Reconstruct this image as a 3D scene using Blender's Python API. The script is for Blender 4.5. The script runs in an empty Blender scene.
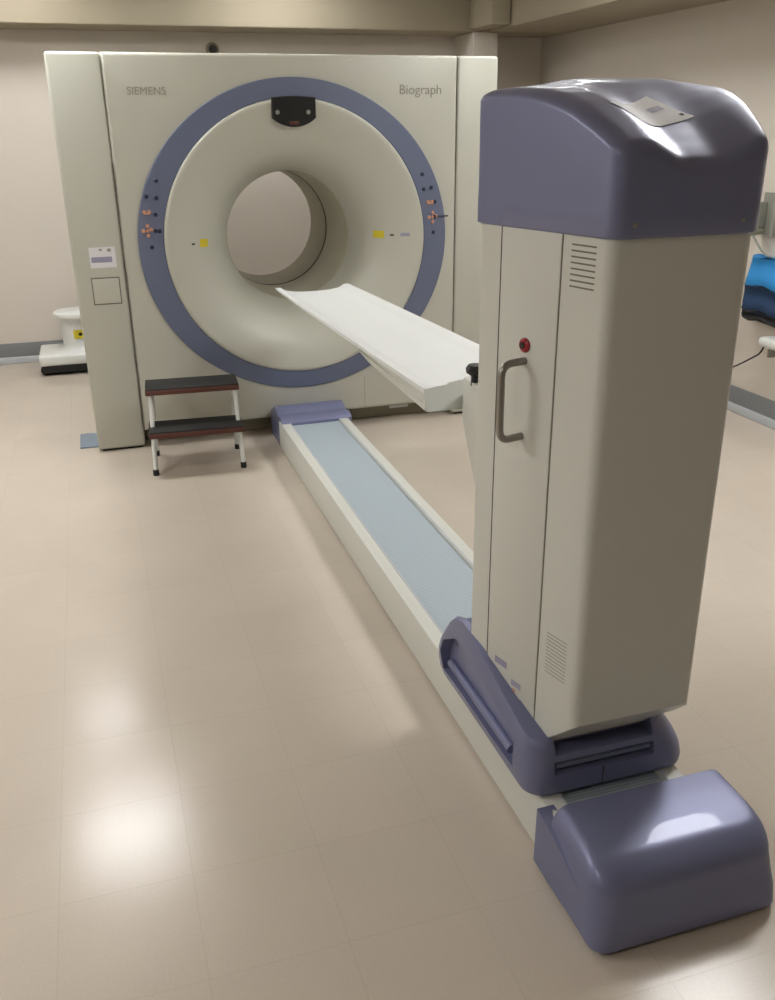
import bpy, bmesh, math, random
from mathutils import Vector, Matrix
random.seed(4)
C = bpy.context.scene.collection
PI = math.pi

# ------------------------------------------------------------------ materials
def s2l(c):
    return tuple(((v/255)/12.92 if v/255 <= .04045 else (((v/255)+.055)/1.055)**2.4) for v in c) + (1.0,)

def mat(name, rgb, rough=.5, metal=0.0, bump=0.0, bscale=200.0, var=0.0, vscale=4.0, coat=0.0, spec=.5, emit=None, estr=0.0):
    m = bpy.data.materials.new(name); m.use_nodes = True
    nt = m.node_tree; b = nt.nodes['Principled BSDF']
    col = s2l(rgb)
    b.inputs['Base Color'].default_value = col
    b.inputs['Roughness'].default_value = rough
    b.inputs['Metallic'].default_value = metal
    b.inputs['Coat Weight'].default_value = coat
    b.inputs['Specular IOR Level'].default_value = spec
    tc = nt.nodes.new('ShaderNodeTexCoord')
    if var > 0:
        n = nt.nodes.new('ShaderNodeTexNoise'); n.inputs['Scale'].default_value = vscale; n.inputs['Detail'].default_value = 3
        nt.links.new(tc.outputs['Object'], n.inputs['Vector'])
        mx = nt.nodes.new('ShaderNodeMix'); mx.data_type = 'RGBA'
        mx.inputs[6].default_value = tuple(v*(1-var) for v in col[:3])+(1,)
        mx.inputs[7].default_value = tuple(min(1, v*(1+var)) for v in col[:3])+(1,)
        nt.links.new(n.outputs['Fac'], mx.inputs[0]); nt.links.new(mx.outputs[2], b.inputs['Base Color'])
    if bump > 0:
        n = nt.nodes.new('ShaderNodeTexNoise'); n.inputs['Scale'].default_value = bscale
        nt.links.new(tc.outputs['Object'], n.inputs['Vector'])
        bp = nt.nodes.new('ShaderNodeBump'); bp.inputs['Strength'].default_value = bump; bp.inputs['Distance'].default_value = .002
        nt.links.new(n.outputs['Fac'], bp.inputs['Height']); nt.links.new(bp.outputs['Normal'], b.inputs['Normal'])
    if emit:
        b.inputs['Emission Color'].default_value = s2l(emit); b.inputs['Emission Strength'].default_value = estr
    return m

def floor_material():
    m = mat('vinyl_floor', (190, 178, 158), .26, spec=.24)
    nt = m.node_tree; b = nt.nodes['Principled BSDF']; N = nt.nodes.new; L = nt.links.new
    tc = N('ShaderNodeTexCoord')
    mp = N('ShaderNodeMapping'); mp.inputs['Location'].default_value = (-.345, -2.035, 0)
    L(tc.outputs['Object'], mp.inputs['Vector'])
    br = N('ShaderNodeTexBrick'); br.offset = 0.0; br.squash = 1.0
    br.inputs['Scale'].default_value = 1.0
    br.inputs['Brick Width'].default_value = .305; br.inputs['Row Height'].default_value = .305
    br.inputs['Mortar Size'].default_value = .0016; br.inputs['Mortar Smooth'].default_value = .3
    br.inputs['Color1'].default_value = s2l((200, 189, 175)); br.inputs['Color2'].default_value = s2l((198, 187, 173))
    br.inputs['Mortar'].default_value = s2l((191, 182, 166))
    L(mp.outputs['Vector'], br.inputs['Vector'])
    n1 = N('ShaderNodeTexNoise'); n1.inputs['Scale'].default_value = 150; n1.inputs['Detail'].default_value = 5; n1.inputs['Roughness'].default_value = .7
    n2 = N('ShaderNodeTexNoise'); n2.inputs['Scale'].default_value = 2.2; n2.inputs['Detail'].default_value = 4
    L(tc.outputs['Object'], n1.inputs['Vector']); L(tc.outputs['Object'], n2.inputs['Vector'])
    r1 = N('ShaderNodeMapRange'); r1.inputs[1].default_value = .3; r1.inputs[2].default_value = .7; r1.inputs[3].default_value = .955; r1.inputs[4].default_value = 1.045
    r2 = N('ShaderNodeMapRange'); r2.inputs[1].default_value = .3; r2.inputs[2].default_value = .7; r2.inputs[3].default_value = .965; r2.inputs[4].default_value = 1.035
    L(n1.outputs['Fac'], r1.inputs[0]); L(n2.outputs['Fac'], r2.inputs[0])
    mu = N('ShaderNodeMath'); mu.operation = 'MULTIPLY'; L(r1.outputs[0], mu.inputs[0]); L(r2.outputs[0], mu.inputs[1])
    vm = N('ShaderNodeVectorMath'); vm.operation = 'SCALE'; L(br.outputs['Color'], vm.inputs[0]); L(mu.outputs[0], vm.inputs['Scale'])
    L(vm.outputs[0], b.inputs['Base Color'])
    # light wear: roughness varies, seams sit a hair low, surface gently wavy
    rr = N('ShaderNodeMapRange'); rr.inputs[3].default_value = .16; rr.inputs[4].default_value = .23
    L(n1.outputs['Fac'], rr.inputs[0]); L(rr.outputs[0], b.inputs['Roughness'])
    inv = N('ShaderNodeMath'); inv.operation = 'MULTIPLY_ADD'; inv.inputs[1].default_value = -.25; inv.inputs[2].default_value = 1.0
    L(br.outputs['Fac'], inv.inputs[0])
    ad = N('ShaderNodeMath'); ad.operation = 'MULTIPLY_ADD'; ad.inputs[1].default_value = .12
    L(n1.outputs['Fac'], ad.inputs[0]); L(inv.outputs[0], ad.inputs[2])
    bp = N('ShaderNodeBump'); bp.inputs['Strength'].default_value = .35; bp.inputs['Distance'].default_value = .0015
    L(ad.outputs[0], bp.inputs['Height']); L(bp.outputs['Normal'], b.inputs['Normal'])
    return m

def track_material():
    m = mat('ribbed_track', (168, 180, 188), .4, spec=.4)
    nt = m.node_tree; b = nt.nodes['Principled BSDF']; N = nt.nodes.new; L = nt.links.new
    tc = N('ShaderNodeTexCoord')
    w = N('ShaderNodeTexWave'); w.wave_type = 'BANDS'; w.bands_direction = 'Y'
    w.inputs['Scale'].default_value = 32; w.inputs['Distortion'].default_value = .6; w.inputs['Detail'].default_value = 0
    L(tc.outputs['Object'], w.inputs['Vector'])
    mx = N('ShaderNodeMix'); mx.data_type = 'RGBA'
    mx.inputs[6].default_value = s2l((150, 162, 171)); mx.inputs[7].default_value = s2l((178, 190, 197))
    L(w.outputs['Color'], mx.inputs[0]); L(mx.outputs[2], b.inputs['Base Color'])
    bp = N('ShaderNodeBump'); bp.inputs['Strength'].default_value = .3; bp.inputs['Distance'].default_value = .001
    L(w.outputs['Color'], bp.inputs['Height']); L(bp.outputs['Normal'], b.inputs['Normal'])
    return m

M = dict(
    floor=floor_material(), track=track_material(),
    wall=mat('painted_wall', (212, 204, 193), .75, bump=.25, bscale=120, var=.02),
    ceil=mat('ceiling_paint', (196, 188, 172), .85, bump=.2, bscale=80),
    soffit_dim=mat('soffit_paint_shaded', (158, 148, 128), .75, bump=.2, bscale=100),  # colour darkened to stand for the dim light on the soffits
    cream=mat('cream_casing', (205, 206, 198), .36, bump=.03, bscale=900, spec=.45),
    casing_dim=mat('gantry_cream_shaded', (190, 190, 178), .36, bump=.03, bscale=900, spec=.45),  # the column's cream, darkened to stand for weaker light on the gantry
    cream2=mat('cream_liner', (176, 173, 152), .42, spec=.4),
    plinth=mat('plinth_casing', (146, 142, 122), .5),
    white=mat('white_shell', (222, 224, 220), .34),
    pallet=mat('white_pallet', (226, 229, 228), .38),
    blue=mat('blue_grey_lacquer', (118, 122, 154), .40, metal=.25, bump=.02, bscale=1200, coat=.15),
    ring=mat('blue_grey_ring', (102, 110, 134), .42),
    seam=mat('seam_shadow_gap', (70, 68, 58), .8),
    gap=mat('hatch_gap', (112, 110, 98), .7),
    seaml=mat('fine_joint', (150, 148, 134), .7),
    black=mat('black_plastic', (22, 22, 22), .35),
    rubber=mat('black_rubber', (28, 27, 26), .7, bump=.2, bscale=300),
    steel=mat('brushed_steel', (150, 146, 140), .32, metal=.9),
    red=mat('red_button', (150, 30, 38), .35),
    yellow=mat('yellow_sticker', (214, 196, 40), .5),
    orange=mat('orange_marking', (204, 150, 122), .45),
    navy=mat('dark_button', (36, 42, 66), .4),
    paper=mat('paper_label', (222, 222, 226), .6),
    lilac=mat('lilac_print', (150, 148, 172), .6),
    text=mat('grey_print', (146, 144, 132), .6),
    tread=mat('tread_red_brown', (90, 50, 40), .55, var=.1, vscale=20),
    base=mat('baseboard_grey', (128, 130, 132), .5, var=.05, vscale=6),
    base2=mat('pale_strip_grey', (186, 190, 194), .4),
    matb=mat('blue_grey_plate', (128, 142, 156), .5, var=.04),
    bluebag=mat('blue_fabric', (36, 128, 190), .7, bump=.4, bscale=60, var=.1, vscale=12),
    bluedark=mat('dark_blue_fabric', (22, 52, 86), .75, bump=.4, bscale=60),
    grey=mat('grey_metal', (150, 150, 140), .45, metal=.3),
    diff=mat('lamp_diffuser', (250, 250, 250), .5, emit=(255, 250, 240), estr=1.0),
)

# ------------------------------------------------------------------ mesh helpers
def finish(bm, ang=32):
    bmesh.ops.remove_doubles(bm, verts=bm.verts, dist=1e-6)
    bmesh.ops.recalc_face_normals(bm, faces=bm.faces)
    for f in bm.faces: f.smooth = True
    for e in bm.edges:
        if len(e.link_faces) == 2 and e.calc_face_angle(0) > math.radians(ang): e.smooth = False
    return bm

def obj(name, bm, m, parent=None, ang=32):
    finish(bm, ang)
    if parent is not None:
        bmesh.ops.translate(bm, vec=-base_of(parent), verts=bm.verts)
    me = bpy.data.meshes.new(name); bm.to_mesh(me); bm.free()
    me.materials.append(M[m] if isinstance(m, str) else m)
    o = bpy.data.objects.new(name, me); C.objects.link(o)
    if parent is not None: o.parent = parent
    return o

def base_of(o):
    v = Vector((0, 0, 0))
    while o is not None: v += o.location; o = o.parent
    return v

def thing(name, label, cat, loc, group=None):
    o = bpy.data.objects.new(name, None); C.objects.link(o); o.location = loc
    o.empty_display_size = .1
    o['label'] = label; o['category'] = cat
    if group: o['group'] = group
    return o

def tag(o, label, cat, group=None):
    o['label'] = label; o['category'] = cat
    if group: o['group'] = group
    return o

def struct(name, bm, m):
    o = obj(name, bm, m); o['kind'] = 'structure'; return o

def box(x0, x1, y0, y1, z0, z1, r=0.0, seg=3, bm=None):
    b = bmesh.new()
    bmesh.ops.create_cube(b, size=1)
    for v in b.verts:
        v.co = Vector(((x0+x1)/2+v.co.x*(x1-x0), (y0+y1)/2+v.co.y*(y1-y0), (z0+z1)/2+v.co.z*(z1-z0)))
    if r > 0:
        bmesh.ops.bevel(b, geom=list(b.edges), offset=r, segments=seg, affect='EDGES', profile=.5)
    return merge(bm, b)

def merge(bm, b):
    if bm is None: return b
    me = bpy.data.meshes.new('tmp'); b.to_mesh(me); b.free(); bm.from_mesh(me); bpy.data.meshes.remove(me)
    return bm

def frame_of(d):
    d = d.normalized(); a = Vector((0, 0, 1)) if abs(d.z) < .9 else Vector((1, 0, 0))
    u = d.cross(a).normalized(); return u, d.cross(u).normalized()

def tube(pts, r, n=12, bm=None, closed=False):
    bm = bm or bmesh.new(); pts = [Vector(p) for p in pts]; rings = []
    rs = r if isinstance(r, (list, tuple)) else [r]*len(pts)
    u = None
    for i, p in enumerate(pts):
        d = (pts[min(i+1, len(pts)-1)]-pts[max(i-1, 0)]).normalized()
        if u is None: u, w = frame_of(d)
        else:
            u = (u-d*u.dot(d)).normalized(); w = d.cross(u)
        rings.append([bm.verts.new(p+(u*math.cos(2*PI*k/n)+w*math.sin(2*PI*k/n))*rs[i]) for k in range(n)])
    for a, b in zip(rings, rings[1:]):
        for k in range(n): bm.faces.new((a[k], a[(k+1) % n], b[(k+1) % n], b[k]))
    bm.faces.new(rings[0][::-1]); bm.faces.new(rings[-1])
    return bm

def arc_path(pts, rad, n=6):
    """polyline with rounded corners"""
    pts = [Vector(p) for p in pts]; out = [pts[0]]
    for a, b, c in zip(pts, pts[1:], pts[2:]):
        d1 = (a-b).normalized(); d2 = (c-b).normalized()
        p1 = b+d1*rad; p2 = b+d2*rad
        for k in range(n+1):
            t = k/n; out.append(p1*(1-t)**2+b*2*t*(1-t)+p2*t**2)
    out.append(pts[-1]); return out

def loft(loops, cap0=True, cap1=True, bm=None):
    bm = bm or bmesh.new(); R = [[bm.verts.new(p) for p in l] for l in loops]
    for a, b in zip(R, R[1:]):
        n = len(a)
        for k in range(n): bm.faces.new((a[k], a[(k+1) % n], b[(k+1) % n], b[k]))
    if cap0: bm.faces.new(R[0][::-1])
    if cap1: bm.faces.new(R[-1])
    return bm

def rrect(x0, x1, y0, y1, r, n=5, side=8):
    """2-D rounded rectangle, same point count whatever its size; r is one radius or four (x1y1, x0y1, x0y0, x1y0)"""
    rr = r if isinstance(r, (list, tuple)) else [r]*4
    lim = .499*min(x1-x0, y1-y0); rr = [max(1e-4, min(q, lim)) for q in rr]
    cs = [(x1-rr[0], y1-rr[0], 0, rr[0]), (x0+rr[1], y1-rr[1], 90, rr[1]), (x0+rr[2], y0+rr[2], 180, rr[2]), (x1-rr[3], y0+rr[3], 270, rr[3])]
    P = []
    for cx, cy, a0, q in cs:
        P.append([(cx+q*math.cos(math.radians(a0+90*k/n)), cy+q*math.sin(math.radians(a0+90*k/n))) for k in range(n+1)])
    out = []
    for i in range(4):
        out += P[i]; a = P[i][-1]; b = P[(i+1) % 4][0]
        for k in range(1, side): t = k/side; out.append((a[0]+(b[0]-a[0])*t, a[1]+(b[1]-a[1])*t))
    return out

def lathe_y(prof, cx, cz, n=96, bm=None, sx=1.0, sz=1.0):
    """revolve (r, y) profile round the line x=cx z=cz"""
    bm = bm or bmesh.new(); R = []
    for r, y in prof:
        R.append([bm.verts.new((cx+r*sx*math.cos(2*PI*k/n), y, cz+r*sz*math.sin(2*PI*k/n))) for k in range(n)])
    for a, b in zip(R, R[1:]):
        for k in range(n): bm.faces.new((a[k], a[(k+1) % n], b[(k+1) % n], b[k]))
    return bm

def lathe_z(prof, cx, cy, n=32, bm=None):
    bm = bm or bmesh.new(); R = []
    for r, z in prof:
        R.append([bm.verts.new((cx+r*math.cos(2*PI*k/n), cy+r*math.sin(2*PI*k/n), z)) for k in range(n)])
    for a, b in zip(R, R[1:]):
        for k in range(n): bm.faces.new((a[k], a[(k+1) % n], b[(k+1) % n], b[k]))
    bm.faces.new(R[0][::-1]); bm.faces.new(R[-1])
    return bm

def cut(o, cutter_bms):
    """carve real recesses into o"""
    for cb in cutter_bms:
        bmesh.ops.translate(cb, vec=-base_of(o.parent) if o.parent else Vector(), verts=cb.verts)
        bmesh.ops.recalc_face_normals(cb, faces=cb.faces)
        me = bpy.data.meshes.new('cutter'); cb.to_mesh(me); cb.free()
        c = bpy.data.objects.new('cutter', me); C.objects.link(c)
        if o.parent: c.location = base_of(o.parent)
        md = o.modifiers.new('b', 'BOOLEAN'); md.object = c; md.operation = 'DIFFERENCE'; md.solver = 'EXACT'
        bpy.context.view_layer.update()
        dg = bpy.context.evaluated_depsgraph_get()
        nm = bpy.data.meshes.new_from_object(o.evaluated_get(dg))
        o.modifiers.clear(); o.data = nm
        bpy.data.objects.remove(c, do_unlink=True)
    bm = bmesh.new(); bm.from_mesh(o.data)
    for f in bm.faces: f.smooth = True
    for e in bm.edges:
        e.smooth = not (len(e.link_faces) == 2 and e.calc_face_angle(0) > math.radians(30))
    bm.to_mesh(o.data); bm.free()

def text_mesh(name, body, x, y, z, width, m, parent, rotz=0.0, xrot=PI/2):
    cu = bpy.data.curves.new('txt', 'FONT'); cu.body = body; cu.size = .05; cu.extrude = .0004
    t = bpy.data.objects.new('txt', cu); C.objects.link(t)
    bpy.context.view_layer.update()
    me = bpy.data.meshes.new_from_object(t.evaluated_get(bpy.context.evaluated_depsgraph_get()))
    bpy.data.objects.remove(t, do_unlink=True)
    xs = [v.co.x for v in me.vertices]; s = width/(max(xs)-min(xs)); x0 = min(xs)
    mt = Matrix.Translation(Vector((x, y, z))-base_of(parent)) @ Matrix.Rotation(rotz, 4, 'Z') @ Matrix.Rotation(xrot, 4, 'X') @ Matrix.Scale(s, 4) @ Matrix.Translation((-x0, 0, 0))
    me.transform(mt); me.materials.clear(); me.materials.append(M[m])
    o = bpy.data.objects.new(name, me); C.objects.link(o); o.parent = parent
    return o

def sm(a, b, v):
    s = max(0, min(1, (v-a)/(b-a))); return s*s*(3-2*s)
def interp(T, y):
    if y <= T[0][0]: return T[0][1]
    for (a, p), (c, q) in zip(T, T[1:]):
        if y <= c:
            s = (y-a)/(c-a); return p+(q-p)*s
    return T[-1][1]

# ------------------------------------------------------------------ room
XL, XR, YF, YB, ZC, ZS = -3.3, 3.66, -3.0, 7.4, 2.72, 2.30
struct('floor', box(XL-.1, XR+.1, YF-.1, YB+.1, -.1, 0), 'floor')
struct('ceiling', box(XL-.1, XR+.1, YF-.1, YB+.1, ZC, ZC+.1), 'ceil')
struct('wall_back', box(XL-.1, XR+.1, YB, YB+.1, 0, ZC), 'wall')
struct('wall_right', box(XR, XR+.1, YF, YB, 0, ZC), 'wall')
struct('wall_left', box(XL-.1, XL, YF, YB, 0, ZC), 'wall')
struct('wall_front', box(XL-.1, XR+.1, YF-.1, YF, 0, ZC), 'wall')
# dropped soffits along the back and right walls, and the pilaster in the corner
struct('trim_1', box(XL, XR, 7.0, YB, ZS, ZC, .01), 'soffit_dim')
struct('trim_2', box(3.02, XR, YF, 6.995, ZS, ZC, .01), 'soffit_dim')
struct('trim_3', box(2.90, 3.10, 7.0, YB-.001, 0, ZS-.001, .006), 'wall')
struct('trim_4', box(2.86, 3.015, 6.6, 6.998, ZS+.012, ZC, .012), 'soffit_dim')
def baseboard(name, x0, x1, y0, y1):
    o = struct(name, box(x0, x1, y0, y1, .052, .155, .004), 'base')
    dx = -.012 if x1 >= XR else 0; dy = -.012 if y1 >= YB else 0
    s = obj('reflection_strip', box(x0+dx, x1, y0+dy, y1, 0, .052, .006), 'base2'); s.parent = o  # pale strip stands in for the floor reflection below the baseboard
baseboard('baseboard_back', XL, 2.895, YB-.012, YB)
baseboard('baseboard_right', XR-.012, XR, YF, YB-.03)

# ceiling lamps and added fill panels (they light the room and mirror in the floor)
def troffer(x, y, w, d, strength, label):
    t = thing('ceiling_light', label, 'ceiling light', (x, y, ZC), 'ceiling light panels')
    b = box(x-w/2-.03, x-w/2, y-d/2-.03, y+d/2+.03, ZC-.03, ZC-.001)
    box(x+w/2, x+w/2+.03, y-d/2-.03, y+d/2+.03, ZC-.03, ZC-.001, bm=b)
    box(x-w/2, x+w/2, y-d/2-.03, y-d/2, ZC-.03, ZC-.001, bm=b)
    box(x-w/2, x+w/2, y+d/2, y+d/2+.03, ZC-.03, ZC-.001, bm=b)
    obj('frame', b, 'white', t)
    m = mat('lamp_diffuser_lit', (250, 250, 250), .5, emit=(250, 250, 250), estr=strength*1.15)
    obj('diffuser', box(x-w/2, x+w/2, y-d/2, y+d/2, ZC-.02, ZC-.002), m, t)
troffer(-.24, 5.05, .60, .60, 23, 'square ceiling light panel left of the scanner')
troffer(-.32, 6.42, .45, .45, 15, 'small ceiling light panel by the back wall, left end')
troffer(1.40, 6.42, .60, .45, 13, 'small unseen fill panel added behind the scanner')  # fill, added to light the back wall seen through the bore
troffer(2.60, 2.75, .60, .60, 27, 'square ceiling light panel right of the patient table')
troffer(-2.2, 2.6, .60, 1.2, 17, 'long ceiling light panel by the left wall')
troffer(2.45, 4.70, .60, .60, 9, 'square unseen fill panel added between the scanner and the right wall')  # fill, added to brighten the right wall under its soffit
troffer(-1.2, .1, .60, .60, 9, 'square unseen fill panel added at the near end of the room')  # fill, added to lift the near floor and column

# ------------------------------------------------------------------ scanner gantry
GX0, GX1, GZ = -.11, 2.222, 2.0
CX, CZ, RA, RB, RI = 1.072, 1.082, .849, .812, .716
g = thing('medical_scanner', 'large cream scanner gantry with a blue-grey control ring round its bore', 'scanner', (1.06, 5.6, 0))

def panel_with_hole(x0, x1, z0, z1, y0, yb, cx, cz, a, b, r=.018, depth=.06):
    angs = sorted([2*PI*k/120 for k in range(120)] + [math.atan2(zz-cz, xx-cx) % (2*PI) for xx in (x0, x1) for zz in (z0, z1)])
    def rp(t, ins):
        X0, X1, Z0, Z1 = x0+ins, x1-ins, z0+ins, z1-ins
        # corners of each inset loop keep the same angles as the outer ones
        dx, dz = math.cos(t), math.sin(t); k = 1e9
        if dx > 1e-9: k = min(k, (x1-cx)/dx)
        if dx < -1e-9: k = min(k, (x0-cx)/dx)
        if dz > 1e-9: k = min(k, (z1-cz)/dz)
        if dz < -1e-9: k = min(k, (z0-cz)/dz)
        x, z = cx+dx*k, cz+dz*k
        return min(max(x, X0), X1), min(max(z, Z0), Z1)
    L = []
    for ins, y in ((0, yb), (0, y0+r), (r*.12, y0+r*.5), (r*.5, y0+r*.12), (r, y0)):
        L.append([(rp(t, ins)[0], y, rp(t, ins)[1]) for t in angs])
    for q, y in ((1.0, y0), (1.0, y0+depth)):
        L.append([(cx+a*q*math.cos(t), y, cz+b*q*math.sin(t)) for t in angs])
    return loft(L, False, False)
obj('front_panel', panel_with_hole(.1445, 1.9835, .10, GZ, 5.0, 5.78, CX, CZ, RA, RB), 'casing_dim', g)
obj('side_panel', box(GX0, .1432, 5.0, 5.78, .012, GZ, .016), 'casing_dim', g)
obj('side_panel', box(1.9846, GX1, 5.0, 5.78, .012, GZ, .016), 'casing_dim', g)
obj('rear_housing', panel_with_hole(-.06, 2.17, .03, 1.93, 5.80, 6.35, CX, CZ, .40, .40, .02, .4), 'casing_dim', g)
obj('plinth', box(.15, 1.976, 5.13, 5.76, 0, .095, .004), 'plinth', g)
b = box(.1426, .1452, 4.9993, 5.004, .10, GZ-.5)
obj('joint', b, 'seam', g)
obj('joint', box(1.9836, 1.9845, 5.003, 5.7, .012, GZ-.01), 'seaml', g)
obj('joint', box(1.425, 1.4275, 4.9990, 5.003, .10, .30), 'seaml', g)
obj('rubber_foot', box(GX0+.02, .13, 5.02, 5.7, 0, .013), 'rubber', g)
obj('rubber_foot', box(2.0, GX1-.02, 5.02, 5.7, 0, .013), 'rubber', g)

# blue control ring: ellipse outside, circle inside
def ring_mesh():
    n = 144; L = []
    for q, y in ((0, 5.02), (0, 4.996), (.01, 4.990), (.04, 4.988), (.96, 4.984), (.99, 4.986), (1, 4.990), (1, 5.03)):
        l = []
        for k in range(n):
            t = 2*PI*k/n; c, s = math.cos(t), math.sin(t)
            o = (CX+RA*c, CZ+RB*s); i = (CX+RI*c, CZ+RI*s)
            l.append((o[0]+(i[0]-o[0])*q, y, o[1]+(i[1]-o[1])*q))
        L.append(l)
    return loft(L, False, False)
ring = obj('control_ring', ring_mesh(), 'ring', g, 25)
fp = [(.716, 5.03), (.716, 4.986), (.713, 4.979), (.706, 4.975), (.69, 4.976), (.66, 4.981), (.62, 4.990), (.58, 5.003), (.54, 5.021), (.50, 5.044), (.46, 5.074),
      (.43, 5.105), (.405, 5.14), (.385, 5.18), (.368, 5.22), (.358, 5.25), (.354, 5.275)]
fun = obj('funnel', lathe_y(fp, CX, CZ, 128), 'casing_dim', g, 50)
obj('bore_liner', lathe_y([(.354, 5.275), (.358, 5.279), (.350, 5.286), (.350, 5.78)], CX, CZ), 'cream2', g)
obj('bore_seam', lathe_y([(.350, 5.78), (.362, 5.783), (.362, 5.797), (.349, 5.80)], CX, CZ), 'seam', g)
obj('rear_bore_liner', lathe_y([(.349, 5.80), (.346, 5.81), (.346, 6.20), (.352, 6.22), (.372, 6.30), (.40, 6.35)], CX, CZ), 'cream2', g)
# dark laser / display window at the top of the funnel
wl = []
n = 14
def wloop(ins, y):
    l = [(.957+ins, y, 1.797-ins*.9), ]
    for k in range(1, n): l.append((.957+ins+(.23-2*ins)*k/n, y, 1.797-ins*.9+.006*math.sin(PI*k/n)))
    l += [(1.187-ins, y, 1.797-ins*.9), (1.187-ins, y, 1.70)]
    for k in range(1, n): t = k/n; l.append((1.187-ins-(.23-2*ins)*t, y, 1.70-(.044-ins)*math.sin(PI*t)**.8))
    l.append((.957+ins, y, 1.70)); return l
win = obj('display_window', loft([wloop(0, 5.03), wloop(0, 4.970), wloop(.005, 4.966)], False, True), 'black', g)
for x in (.985, 1.147):
    obj('indicator_lamp', lathe_y([(.0, 4.9645), (.010, 4.9645), (.012, 4.967)], x, 1.727, 16), 'grey', win)
obj('indicator_lamp', box(1.045, 1.095, 4.9635, 4.967, 1.668, 1.684, .001), 'tread', win)

# buttons and orange marks on the ring: positions in the plane y = 5.0
def disc(x, z, r, y=4.986, t=.006, sx=1, sz=1):
    return lathe_y([(0, y-t), (r*.8, y-t), (r, y-t*.6), (r, y)], x, z, 16, sx=sx, sz=sz)
BT = [(.345, 1.412), (.290, 1.338), (.338, 1.329), (.326, 1.248), (.337, 1.166), (.318, 1.168), (.291, 1.087),
      (1.778, 1.408), (1.787, 1.330), (1.832, 1.338), (1.853, 1.262), (1.852, 1.182), (1.846, 1.098)]
for x, z in BT:
    obj('button', disc(x, z, .0105), 'navy', ring)
for x, z in ((.284, 1.262), (1.826, 1.262)):
    b = disc(x-.012, z, .010); merge(b, disc(x+.012, z+.002, .009)); box(x-.016, x+.016, 4.981, 4.987, z-.012, z-.004, bm=b)
    obj('direction_key', b, 'orange', ring)
for x, z in ((.279, 1.170), (1.842, 1.180)):
    b = disc(x, z, .009)
    for dx, dz in ((-.022, 0), (0, .024), (0, -.024), (.018, .006)):
        merge(b, disc(x+dx, z+dz, .0095))
    obj('direction_key', b, 'orange', ring)
obj('release_lever', tube([(1.875, 4.975, 1.184), (1.925, 4.965, 1.186)], .004, 8, tube([(1.875, 4.99, 1.184), (1.875, 4.975, 1.184)], .004, 8)), 'navy', ring)

# stickers on the funnel (funnel height at that radius)
def fy(x, z):
    r = math.hypot(x-CX, z-CZ)
    for (r1, y1), (r0, y0) in zip(fp[3:], fp[4:]):
        if r0 <= r <= r1: return y1+(y0-y1)*(r1-r)/(r1-r0)
    return 5.0
def sticker(name, x0, x1, z0, z1, m, lift=.0015):
    bm = bmesh.new(); n = 4; P = [[bm.verts.new((x0+(x1-x0)*i/n, fy(x0+(x1-x0)*i/n, z0+(z1-z0)*j/n)-lift, z0+(z1-z0)*j/n)) for i in range(n+1)] for j in range(n+1)]
    for j in range(n):
        for i in range(n): bm.faces.new((P[j][i], P[j][i+1], P[j+1][i+1], P[j+1][i]))
    return obj(name, bm, m, fun)
sticker('warning_sticker', .543, .588, 1.070, 1.112, 'yellow')
sticker('warning_sticker', 1.520, 1.572, 1.072, 1.112, 'yellow')
sticker('laser_port', .497, .515, 1.086, 1.096, 'seam')
sticker('laser_port', 1.600, 1.622, 1.084, 1.094, 'seam')
sticker('paper_strip', 1.655, 1.705, 1.082, 1.100, 'lilac')

# left wing: paper label and square hatch
lb = obj('paper_label', box(-.025, .105, 4.9975, 5.0, .995, 1.098, .0005, 1), 'paper', g)
obj('printed_band', box(-.018, .085, 4.9965, 4.9977, 1.022, 1.050), 'lilac', lb)
obj('printed_mark', box(.066, .084, 4.9965, 4.9977, 1.075, 1.090), 'text', lb)
obj('printed_mark', box(.025, .040, 4.9965, 4.9977, 1.080, 1.090), 'text', lb)
h = obj('access_hatch', box(-.027, .105, 4.9965, 5.003, .812, .940, .002), 'casing_dim', g)
b = box(-.032, .110, 4.9985, 5.001, .807, .812); box(-.032, .110, 4.9985, 5.001, .940, .946, bm=b)
box(-.032, -.027, 4.9985, 5.001, .807, .946, bm=b); box(.105, .110, 4.9985, 5.001, .807, .946, bm=b)
obj('hatch_gap', b, 'gap', h)
text_mesh('lettering', 'SIEMENS', .252, 4.9992, 1.812, .185, 'text', g)
text_mesh('lettering', 'Biograph', 1.655, 4.9992, 1.812, .235, 'text', g)
obj('door_label', box(1.62, 1.74, 5.1275, 5.131, .045, .062), 'paper', g)

# ------------------------------------------------------------------ floor rail
r = thing('floor_rail', 'long low cream floor rail with blue-grey end covers running to the scanner', 'floor rail', (1.04, 3.1, 0))
RX0, RX1, RT = .853, 1.229, .165
def rail_profile(y):
    P = [(RX0+.012, .0), (RX0+.012, .012), (RX0, .014), (RX0, RT-.008), (RX0+.003, RT-.002), (RX0+.010, RT),
         (RX0+.052, RT), (RX0+.055, RT-.003), (RX0+.055, RT-.028)]
    Q = [(2*1.041-x, z) for x, z in reversed(P)]
    return [(x, y, z) for x, z in P+Q]
obj('rail_body', loft([rail_profile(1.40), rail_profile(4.72)]), 'cream', r)
obj('track_bed', box(RX0+.056, RX1-.056, 1.40, 4.70, RT-.027, RT-.012), 'track', r)
obj('guide_strip', box(RX0+.046, RX0+.0525, 1.42, 4.68, RT-.002, RT+.002), 'base2', r)
obj('guide_strip', box(RX1-.0525, RX1-.046, 1.42, 4.68, RT-.002, RT+.002), 'base2', r)
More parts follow.
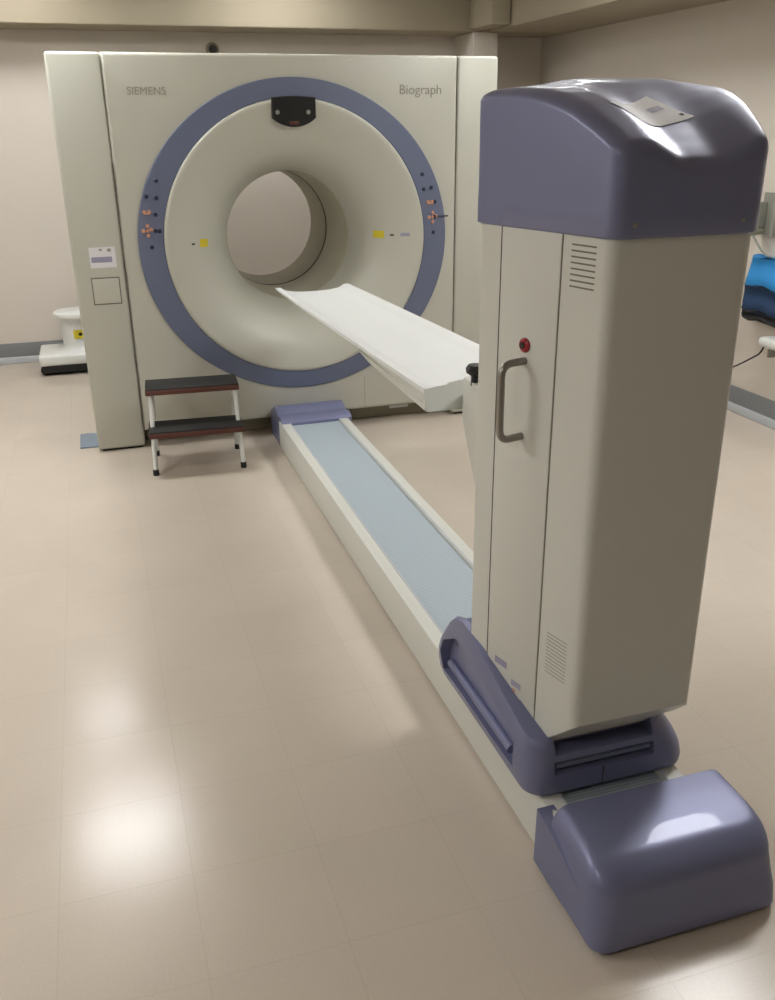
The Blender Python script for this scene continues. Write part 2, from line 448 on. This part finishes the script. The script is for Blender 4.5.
# far cover: stepped profile swept across
def far_profile(x):
    P = [(4.99, .012), (4.99, .150), (4.90, .19), (4.885, .203), (4.87, .205), (4.82, .200), (4.79, .186), (4.76, .178), (4.72, .188), (4.695, .187), (4.66, .176), (4.65, .168), (4.65, .012)]
    return [(x, y, z) for y, z in P]
obj('far_cover', loft([far_profile(.858), far_profile(.861), far_profile(1.245), far_profile(1.248)]), 'blue', r)

# near end cover: rounded, crowned block
def end_cap():
    X0, X1, Y0, Y1 = .826, 1.296, 1.208, 1.458
    T = [(1.20, .168), (1.25, .184), (1.29, .196), (1.34, .202), (1.40, .205), (1.45, .206), (1.50, .206)]
    L = []
    def lp(il, ir, iyf, zf, rad):
        return [(x, y, zf(x, y)) for x, y in rrect(X0+il, X1-ir, Y0+iyf, Y1, [.010, .010, rad, rad], 8, 12)]
    for z, il, ir, iy, q in ((.012, .006, .006, .006, .035), (.018, 0, 0, 0, .038), (.06, .002, .002, .002, .042), (.09, .006, .003, .010, .05)):
        L.append(lp(il, ir, iy, lambda x, y, z=z: z, q))
    R = .042
    for k in range(0, 13):
        a = k/12*PI/2; ins = R*(1-math.cos(a)); dz = R*1.15*(1-math.sin(a))
        L.append(lp(.012+ins*.85, .006+ins*.38, .022+ins*1.5, lambda x, y: interp(T, y)-dz, .055))
    for k in range(1, 10):
        q = k/9*.165
        L.append([(x, y, interp(T, y)) for x, y in rrect(X0+.012+R*.8+q, X1-.006-R*.38-q, Y0+.022+R*1.5+q*.5, Y1-q*.02, [.01, .01, .05, .05], 8, 12)])
    return loft(L)
cap = obj('near_end_cover', end_cap(), 'blue', r, 40)
obj('cover_flange', loft([[(.828, 1.507, .012), (.872, 1.507, .012), (.872, 1.507, .167), (.829, 1.507, .166)], [(.827, 1.43, .012), (.872, 1.43, .012), (.872, 1.43, .160), (.828, 1.43, .156)], [(.830, 1.29, .012), (.872, 1.29, .012), (.872, 1.29, .13), (.834, 1.29, .10)]]), 'blue', r)
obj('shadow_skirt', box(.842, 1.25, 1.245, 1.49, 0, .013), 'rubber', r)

# ------------------------------------------------------------------ patient table on its pedestal
t = thing('patient_table', 'tall cream pedestal with blue-grey cover holding a white cantilevered patient couch', 'patient table', (1.04, 1.77, RT))
# pedestal base skirt sitting over the rail
def skirt():
    L = []
    spec = [(.828, 1.244, 1.542, 2.130, .170, .045), (.820, 1.252, 1.532, 2.142, .176, .05), (.817, 1.254, 1.530, 2.146, .20, .05),
            (.816, 1.250, 1.531, 2.146, .235, .055), (.817, 1.236, 1.535, 2.136, .270, .055), (.820, 1.212, 1.541, 2.112, .305, .055),
            (.824, 1.190, 1.548, 2.078, .333, .05), (.830, 1.178, 1.556, 2.045, .349, .045), (.842, 1.165, 1.566, 2.02, .354, .04)]
    LIFT = [(1.50, -.042), (1.56, -.042), (1.64, -.01), (1.72, .030), (1.79, .066), (1.86, .098), (1.92, .100), (1.98, .075), (2.04, .02), (2.15, -.03)]
    def far(y, z):      # far end of the skirt is rounded over
        return y
    for x0, x1, y0, y1, z, q in spec:
        L.append([(x+(z-.17)/.18*.030*sm(1.56, 1.88, y)*(-1 if x < 1.03 else 1), y, z+(z-.17)/.18*interp(LIFT, y)) for x, y in rrect(x0, x1, y0, y1, q, 6, 14)])
    return loft(L)
sk = obj('base_skirt', skirt(), 'blue', t, 40)
def wedge_x(y0, y1, z0, z1, x_out0, x_out1, depth):
    # slot cutter following the sloped left side
    return loft([[(x_out0-.05, y0, z0), (x_out0+depth, y0, z0), (x_out1+depth, y0, z1), (x_out1-.05, y0, z1)],
                 [(x_out0-.05, y1, z0), (x_out0+depth, y1, z0), (x_out1+depth, y1, z1), (x_out1-.05, y1, z1)]])
def wedge_y(x0, x1, z0, z1, y_out0, y_out1, depth):
    return loft([[(x0, y_out0-.05, z0), (x0, y_out0+depth, z0), (x0, y_out1+depth, z1), (x0, y_out1-.05, z1)],
                 [(x1, y_out0-.05, z0), (x1, y_out0+depth, z0), (x1, y_out1+depth, z1), (x1, y_out1-.05, z1)]])
SL = [(1.62, .205), (1.62, .285), (1.72, .325), (1.86, .375), (1.96, .375), (2.05, .32), (2.078, .27), (2.078, .205)]
cut(sk, [loft([[(x, y, z) for y, z in SL] for x in (.74, .831)]), wedge_y(.888, 1.150, .275, .45, 1.532, 1.560, .060), wedge_y(.885, 1.152, .226, .260, 1.530, 1.534, .024)])
obj('bumper_strip', tube([(.824, 1.645, .236), (.824, 2.05, .240)], .012, 10), 'blue', sk)
obj('bumper_strip', tube([(.892, 1.549, .243), (1.146, 1.549, .243)], .009, 10), 'ring', sk)
obj('joint', box(1.012, 1.0145, 1.529, 1.55, .18, .225), 'seam', sk)
# column body: wider towards the scanner, its near foot cut back underneath
AX = 1.052
def hw(y): return .154+.262*(y-1.492)
def taper(x, y, w0): return AX+(x-AX)*hw(y)/w0
def column():
    Y0, Y1, w = 1.492, 1.877, .154
    plan = [(taper(x, y, w), y) for x, y in rrect(AX-w, AX+w, Y0, Y1, [.02, .02, .020, .022], 6, 5)]
    zb = lambda y, lo: max(lo+.092*sm(1.58, 1.72, y), .300+(.389-.300)*min(1, max(0, (1.576-y)/.084)))
    L = []
    foot = [(taper(x, y, w), y) for x, y in rrect(AX-w+.004, AX+w-.046, 1.576, Y1-.004, .01, 6, 5)]
    up = lambda y: .092*sm(1.58, 1.72, y)
    L.append([(x, y, .294+up(y)) for x, y in foot])
    L.append([(x, y, .297+up(y)) for x, y in foot])
    L.append([(x, y, zb(y, .300)) for x, y in plan])
    L.append([(x, y, .46) for x, y in plan])
    L.append([(x, y, 1.462) for x, y in plan])
    return loft(L)
col = obj('column', column(), 'cream', t, 30)
# features of the left face are laid out along it: a = distance from the near corner, b = outwards
UX, UY = -.2534, .9673
def face(bm):
    for v in bm.verts:
        a, b, z = v.co
        v.co = Vector((.898+a*UX-b*UY, 1.492+a*UY+b*UX, z))
    return bm
door = obj('column_door', face(box(.130, .3105, -.002, .0022, .36, 1.4575, .001, 2)), 'cream', t)
obj('joint', face(box(.3108, .3150, -.001, .0012, .36, 1.458)), 'seam', door)
obj('joint', face(box(.1270, .1297, -.001, .0010, .33, 1.458)), 'gap', door)
hp = arc_path([(.221, 0, 1.190), (.221, .064, 1.190), (.221, .064, 1.023), (.221, 0, 1.023)], .028, 8)
obj('handle', face(tube(hp, .0082, 14)), 'steel', door)
def knob_profile(prof, a, z):
    bm = lathe_z(prof, 0, 0, 24)
    bmesh.ops.rotate(bm, verts=bm.verts, cent=(0, 0, 0), matrix=Matrix.Rotation(-PI/2, 3, 'X')); bmesh.ops.translate(bm, verts=bm.verts, vec=(a, 0, z))
    return face(bm)
obj('emergency_button', knob_profile([(.0001, 0), (.0155, 0), (.0155, .006), (.011, .010), (.0001, .010)], .222, 1.224), 'red', door)
obj('button_centre', knob_profile([(.0001, .010), (.007, .010), (.006, .013), (.0001, .013)], .222, 1.224), 'black', door)
obj('printed_label', face(box(.235, .280, .0022, .0026, .418, .436)), 'lilac', door)
obj('printed_label', face(box(.180, .215, .0022, .0026, .386, .402)), 'lilac', door)
obj('printed_label', face(box(.198, .210, .0022, .0027, .370, .379)), 'orange', door)
bv = None
for k in range(8):
    z = 1.440-k*.0112; bv = box(.037, .103, -.001, .0006, z-.0015, z+.0015, bm=bv)
obj('vent_slots', face(bv), 'gap', col)
bv = None
for k in range(12):
    z = .588-k*.0092; bv = box(.037, .103, -.001, .0005, z-.0010, z+.0010, bm=bv)
obj('vent_slots', face(bv), 'seaml', col)

# moulded cover on top
PT = [(1.46, 1.600), (1.48, 1.615), (1.50, 1.629), (1.52, 1.642), (1.557, 1.663), (1.61, 1.689), (1.664, 1.706), (1.719, 1.717), (1.777, 1.722), (1.838, 1.722), (1.90, 1.719)]
def cover_z(x, y):
    w = hw(y)+.008
    u = (x-(AX-w))/(2*w)
    z = interp(PT, y)
    sc = sm(.20, .46, u)*(1-sm(.62, .97, u))          # dished middle between the two shoulders
    near = 1-sm(1.53, 1.90, y)
    z += -.032*sc*near + .020*sm(.10, .45, u)*(1-sm(.75, 1.0, u))*sm(1.62, 1.88, y)
    return z
def cover():
    w = .162
    X0, X1, Y0, Y1, q = AX-w, AX+w, 1.480, 1.888, .026
    def tp(p): return [(AX+(x-AX)*(hw(y)+.008)/w, y) for x, y in p]
    L = []
    for z, ins in ((1.457, .004), (1.461, 0), (1.50, 0), (1.54, 0.0005)):
        L.append([(x, y, z) for x, y in tp(rrect(X0+ins, X1-ins, Y0+ins, Y1-ins, q, 6, 22))])
    for k in range(0, 11):
        a = k/10*PI/2; c = 1-math.cos(a); dz = .024*(1-math.sin(a))
        L.append([(x, y, cover_z(x, y)-dz) for x, y in tp(rrect(X0+.036*c, X1-.016*c, Y0+.020*c, Y1-.030*c, max(.008, q-.030*c), 6, 22))])
    for k in range(1, 20):
        v = k/19
        L.append([(x, y, cover_z(x, y)) for x, y in tp(rrect(X0+.036+.122*v, X1-.016-.142*v, Y0+.020+.16*v, Y1-.030-.18*v, .008, 6, 22))])
    return loft(L)
cv = obj('top_cover', cover(), 'blue', t, 55)
def on_cover(name, P, m, parent, lift=.0012, n=8):
    bm = bmesh.new(); V = []
    for j in range(n+1):
        row = []
        for i in range(n+1):
            a, c = i/n, j/n
            x = (P[0][0]*(1-a)+P[1][0]*a)*(1-c)+(P[3][0]*(1-a)+P[2][0]*a)*c
            y = (P[0][1]*(1-a)+P[1][1]*a)*(1-c)+(P[3][1]*(1-a)+P[2][1]*a)*c
            row.append(bm.verts.new((x, y, cover_z(x, y)+lift)))
        V.append(row)
    for j in range(n):
        for i in range(n): bm.faces.new((V[j][i], V[j][i+1], V[j+1][i+1], V[j+1][i]))
    return obj(name, bm, m, parent)
lab = on_cover('paper_label', [(.980, 1.566), (1.124, 1.608), (1.072, 1.700), (.938, 1.608)], 'paper', cv)
on_cover('printed_mark', [(1.100, 1.614), (1.110, 1.618), (1.106, 1.625), (1.096, 1.621)], 'seam', lab, .002, 2)
on_cover('printed_block', [(1.045, 1.628), (1.080, 1.643), (1.072, 1.656), (1.037, 1.641)], 'lilac', lab, .0018, 2)
for x in (.935, 1.165):
    obj('screw_cap', lathe_y([(0, 1.4775), (.004, 1.4775), (.005, 1.4805)], x, 1.482, 10), 'grey', cv)

# couch: dished pallet, cantilevered towards the bore, tip a little lower
def pal(y, half, rim, dish, th, bow=0.0):
    z0 = .955-(y-2.38)*(.055/2.24)+rim; c = 1.050
    top = [(-1, 0), (-.93, .001), (-.86, -.002), (-.78, -.40), (-.70, -.62), (-.5, -.85), (-.25, -.97), (0, -1), (.25, -.97), (.5, -.85), (.70, -.62), (.78, -.40), (.86, -.002), (.93, .001), (1, 0)]
    P = [(c+u*half, y+bow*(1-u*u), z0+(w*dish if w < 0 else w)) for u, w in top]
    P += [(c+u*half*.995, y+bow*(1-u*u)*.6, z0-th-(dish*(1-u*u)*.9)) for u in (1, .8, .5, .2, 0, -.2, -.5, -.8, -1)]
    return P
obj('pallet', loft([pal(2.374, .197, 0, .010, .014, .10), pal(2.50, .197, 0, .016, .014, .08), pal(2.8, .197, 0, .027, .013), pal(3.2, .197, 0, .030, .013), pal(3.9, .196, 0, .029, .012), pal(4.45, .195, 0, .028, .009), pal(4.62, .194, 0, .027, .005)]), 'pallet', t, 40)
# support beam below the near half of the pallet
def beam(y, half, zt, zb, r=.008):
    c = 1.045; return [(c-half, y, zt), (c+half, y, zt), (c+half, y, zb+r), (c+half-r, y, zb), (c-half+r, y, zb), (c-half, y, zb+r)]
obj('support_beam', loft([beam(2.382, .184, .905, .883), beam(2.39, .186, .905, .880), beam(2.60, .174, .900, .872), beam(3.05, .160, .892, .868), beam(3.20, .150, .886, .872), beam(3.215, .145, .884, .876)]), 'cream', t)
def end_loop(dy, ins):
    P = pal(2.38, .195, 0, .010, .014, .10)[:15]
    return [(x, y+dy, z-.0015-ins) for x, y, z in P]+[(1.238, 2.382+dy, .900), (1.225, 2.384+dy, .882), (.870, 2.384+dy, .882), (.860, 2.382+dy, .900)]
obj('end_plate', loft([end_loop(-.006, .001), end_loop(.012, .001)]), 'cream', t, 40)
# side webs joining pallet and beam
obj('side_web', loft([[(.872, 2.384, .94), (.880, 2.384, .94), (.880, 2.384, .896), (.866, 2.384, .896)], [(.880, 3.15, .920), (.888, 3.15, .920), (.905, 3.15, .886), (.897, 3.15, .886)]]), 'cream', t)
# lifting arm on the far side of the column
def arm(z, y1, x0=.965, x1=1.125):
    return [(x, y, z) for x, y in rrect(x0, x1, 1.870, y1, .012, 4, 3)]
obj('lifting_arm', loft([arm(.40, 2.05), arm(.50, 2.12), arm(.60, 2.19), arm(.72, 2.27), arm(.82, 2.335), arm(.860, 2.36), arm(.975, 2.36), arm(.985, 2.352)]), 'cream', t)
kb = lathe_z([(.014, .975), (.013, 1.000), (.016, 1.004), (.027, 1.012), (.029, 1.024), (.022, 1.034), (.004, 1.036)], .978, 2.29, 20)
obj('locking_knob', kb, 'black', t)

# ------------------------------------------------------------------ step stool
s = thing('step_stool', 'two-step stool with black treads, red-brown edges and white tube legs', 'step stool', (.40, 4.65, 0))
RZ = Matrix.Rotation(math.radians(-4.0), 3, 'Z')
def place(bm):   # local stool axes to the spot before the scanner
    bmesh.ops.rotate(bm, cent=(0, 0, 0), matrix=RZ, verts=bm.verts); bmesh.ops.translate(bm, vec=(.398, 4.655, 0), verts=bm.verts); return bm
for (y0, y1, z) in ((-.175, .035, .205), (-.045, .165, .395)):
    tr = obj('tread', place(box(-.238, .238, y0, y1, z, z+.026, .004)), 'tread', s)
    obj('rubber_mat', place(box(-.236, .236, y0+.003, y1-.002, z+.024, z+.034, .003)), 'rubber', tr)
for sx in (-1, 1):
    x = sx*.215
    obj('leg', place(tube([(x*1.045, -.135, .018), (x, -.012, .393)], .0115, 12)), 'white', s)
    obj('leg', place(tube([(x*1.02, .175, .018), (x*.98, .145, .393)], .0115, 12)), 'white', s)
    obj('side_rail', place(tube([(x, -.165, .196), (x, .155, .196)], .009, 10)), 'white', s)
    for y in (-.1365, .1755):
        obj('rubber_foot', place(lathe_z([(.015, 0), (.016, .004), (.015, .028), (.011, .030)], x*1.045 if y < 0 else x*1.02, y, 14)), 'rubber', s)

# ------------------------------------------------------------------ small things round the scanner
e = thing('equipment_stand', 'white drum on a low wheeled base with a yellow sticker by the back wall', 'equipment stand', (-.21, 7.05, 0))
obj('wheeled_base', box(-.475, .10, 6.86, 7.28, .075, .155, .02), 'white', e)
obj('drum', lathe_z([(.150, .155), (.128, .18), (.124, .20), (.128, .36), (.135, .385)], -.175, 7.07, 40), 'white', e)
obj('drum_lid', lathe_z([(.137, .385), (.165, .392), (.170, .405), (.166, .425), (.155, .432), (.02, .434)], -.175, 7.07, 40), 'white', e)
st = bmesh.new()
cols = []
for k in range(7):
    a = math.radians(-108+k*7); cols.append([st.verts.new((-.175+.1305*math.cos(a), 7.07+.1305*math.sin(a), z)) for z in (.245, .31)])
for a, c in zip(cols, cols[1:]): st.faces.new((a[0], c[0], c[1], a[1]))
wst = obj('warning_sticker', st, 'yellow', e)
a = math.radians(-87); obj('sticker_symbol', lathe_y([(0, 6.9375), (.012, 6.9375), (.014, 6.941)], -.175+.1305*math.cos(a), .278, 12), 'black', wst)
for x in (-.44, .04):
    for y in (6.93, 7.22):
        cb = lathe_z([(.036, -.012), (.036, .012)], 0, 0, 18)
        bmesh.ops.rotate(cb, cent=(0, 0, 0), matrix=Matrix.Rotation(PI/2, 3, 'X'), verts=cb.verts); bmesh.ops.translate(cb, vec=(x, y, .036), verts=cb.verts)
        merge(cb, box(x-.015, x+.015, y-.018, y+.018, .06, .078))
        obj('castor', cb, 'rubber', e)
obj('base_shadow', box(-.462, .08, 6.875, 7.265, .022, .076, .004), 'rubber', e)  # dark box standing for the shadow under the base
tag(obj('floor_plate', box(-.21, -.02, 5.10, 5.36, 0, .008, .002), 'matb'), 'small blue-grey floor plate beside the scanner\'s lower left corner', 'floor plate')
w = thing('wall_sensor', 'small black knob on the back wall peeking above the scanner', 'wall sensor', (1.01, 7.4, 2.19))
b = lathe_y([(0, 7.34), (.022, 7.342), (.030, 7.355), (.030, 7.385), (.0, 7.386)], 1.01, 2.19, 20)
obj('knob', b, 'black', w)
obj('mounting_plate', lathe_y([(0, 7.384), (.045, 7.384), (.048, 7.399), (0, 7.3995)], 1.01, 2.19, 20), 'soffit_dim', w)

# right wall: socket box with cable, blue bag, white tray with cord
k = thing('wall_outlet', 'grey metal wall box with a looping cable above the blue bag', 'wall outlet', (XR, 4.40, 1.17))
obj('back_plate', box(XR-.02, XR, 4.22, 4.47, 1.06, 1.29, .004), 'grey', k)
obj('rail_bracket', box(XR-.075, XR-.019, 4.43, 4.455, 1.10, 1.24, .006), 'grey', k)
obj('rail_bracket', box(XR-.075, XR-.019, 4.30, 4.325, 1.06, 1.24, .006), 'grey', k)
obj('connector', tube([(XR-.02, 4.455, 1.085), (XR-.11, 4.455, 1.075)], .022, 14), 'plinth', k)
obj('cable', tube(arc_path([(XR-.09, 4.45, 1.075), (XR-.06, 4.36, .96), (XR-.05, 4.22, .95), (XR-.02, 4.15, 1.06)], .05), .006, 8), 'grey', k)
bg = thing('hanging_bag', 'bright blue fabric bag with a dark lower half hanging on the right wall', 'bag', (XR, 4.25, .60))
def bag(z0, z1, t0, t1, x1=XR, y0=4.04, y1=4.42):
    L = []
    for i in range(9):
        f = i/8; z = z0+(z1-z0)*f; th = t0+(t1-t0)*f; wv = .012*math.sin(f*7)
        L.append([(x, y, z+.01*math.sin(y*30)) for x, y in rrect(x1-th-wv, x1-.003, y0+wv, y1-wv, .05, 5, 6)])
    return loft(L)
obj('bag_flap', bag(.80, .955, .135, .105), 'bluebag', bg)
obj('bag_body', bag(.655, .80, .125, .130, y0=4.05, y1=4.43), 'bluedark', bg)
obj('bag_base', bag(.605, .66, .11, .125, y0=4.08, y1=4.44), 'rubber', bg)
tr = thing('wall_tray', 'white rounded tray under the blue bag on the right wall', 'tray', (XR, 4.1, .5))
obj('tray', box(XR-.16, XR-.001, 3.95, 4.19, .485, .54, .022, 4), 'white', tr)
obj('bracket', box(XR-.10, XR-.001, 4.15, 4.165, .42, .49, .003), 'grey', tr)
cd = obj('cord', tube(arc_path([(XR-.11, 4.175, .50), (XR-.10, 4.22, .43), (XR-.07, 4.40, .33), (XR-.03, 4.62, .22), (XR-.016, 4.85, .20)], .04), .005, 8), 'rubber')
tag(cd, 'thin dark cord drooping from the white tray along the right wall', 'cord')

# ------------------------------------------------------------------ world, camera, colour
wd = bpy.data.worlds.new('world'); bpy.context.scene.world = wd; wd.use_nodes = True
wd.node_tree.nodes['Background'].inputs[0].default_value = s2l((200, 200, 200)); wd.node_tree.nodes['Background'].inputs[1].default_value = .1

cam = bpy.data.cameras.new('camera'); co = bpy.data.objects.new('camera', cam); C.objects.link(co)
vy, vd, pc = (78., 131.), (414., 2692.), (387.5, 500.)
a = Vector((vy[0]-pc[0], vy[1]-pc[1])); d = Vector((vd[0]-pc[0], vd[1]-pc[1]))
F = math.sqrt(-(a.dot(d)))
Yc = Vector((a.x, a.y, F)).normalized(); Zc = -Vector((d.x, d.y, F)).normalized(); Xc = Yc.cross(Zc)
right = Vector((Xc.x, Yc.x, Zc.x)); down = Vector((Xc.y, Yc.y, Zc.y)); fwd = Vector((Xc.z, Yc.z, Zc.z))
up = -down; back = -fwd
co.matrix_world = Matrix(((right.x, up.x, back.x, 0), (right.y, up.y, back.y, 0), (right.z, up.z, back.z, 1.65), (0, 0, 0, 1)))
cam.sensor_fit = 'VERTICAL'; cam.sensor_height = 24; cam.lens = F/1000*24
cam.clip_start = .05; cam.clip_end = 50
sc = bpy.context.scene; sc.camera = co
sc.view_settings.view_transform = 'Standard'; sc.view_settings.look = 'None'
sc.view_settings.gamma = 1; sc.view_settings.use_curve_mapping = False
sc.view_settings.exposure = 0.45
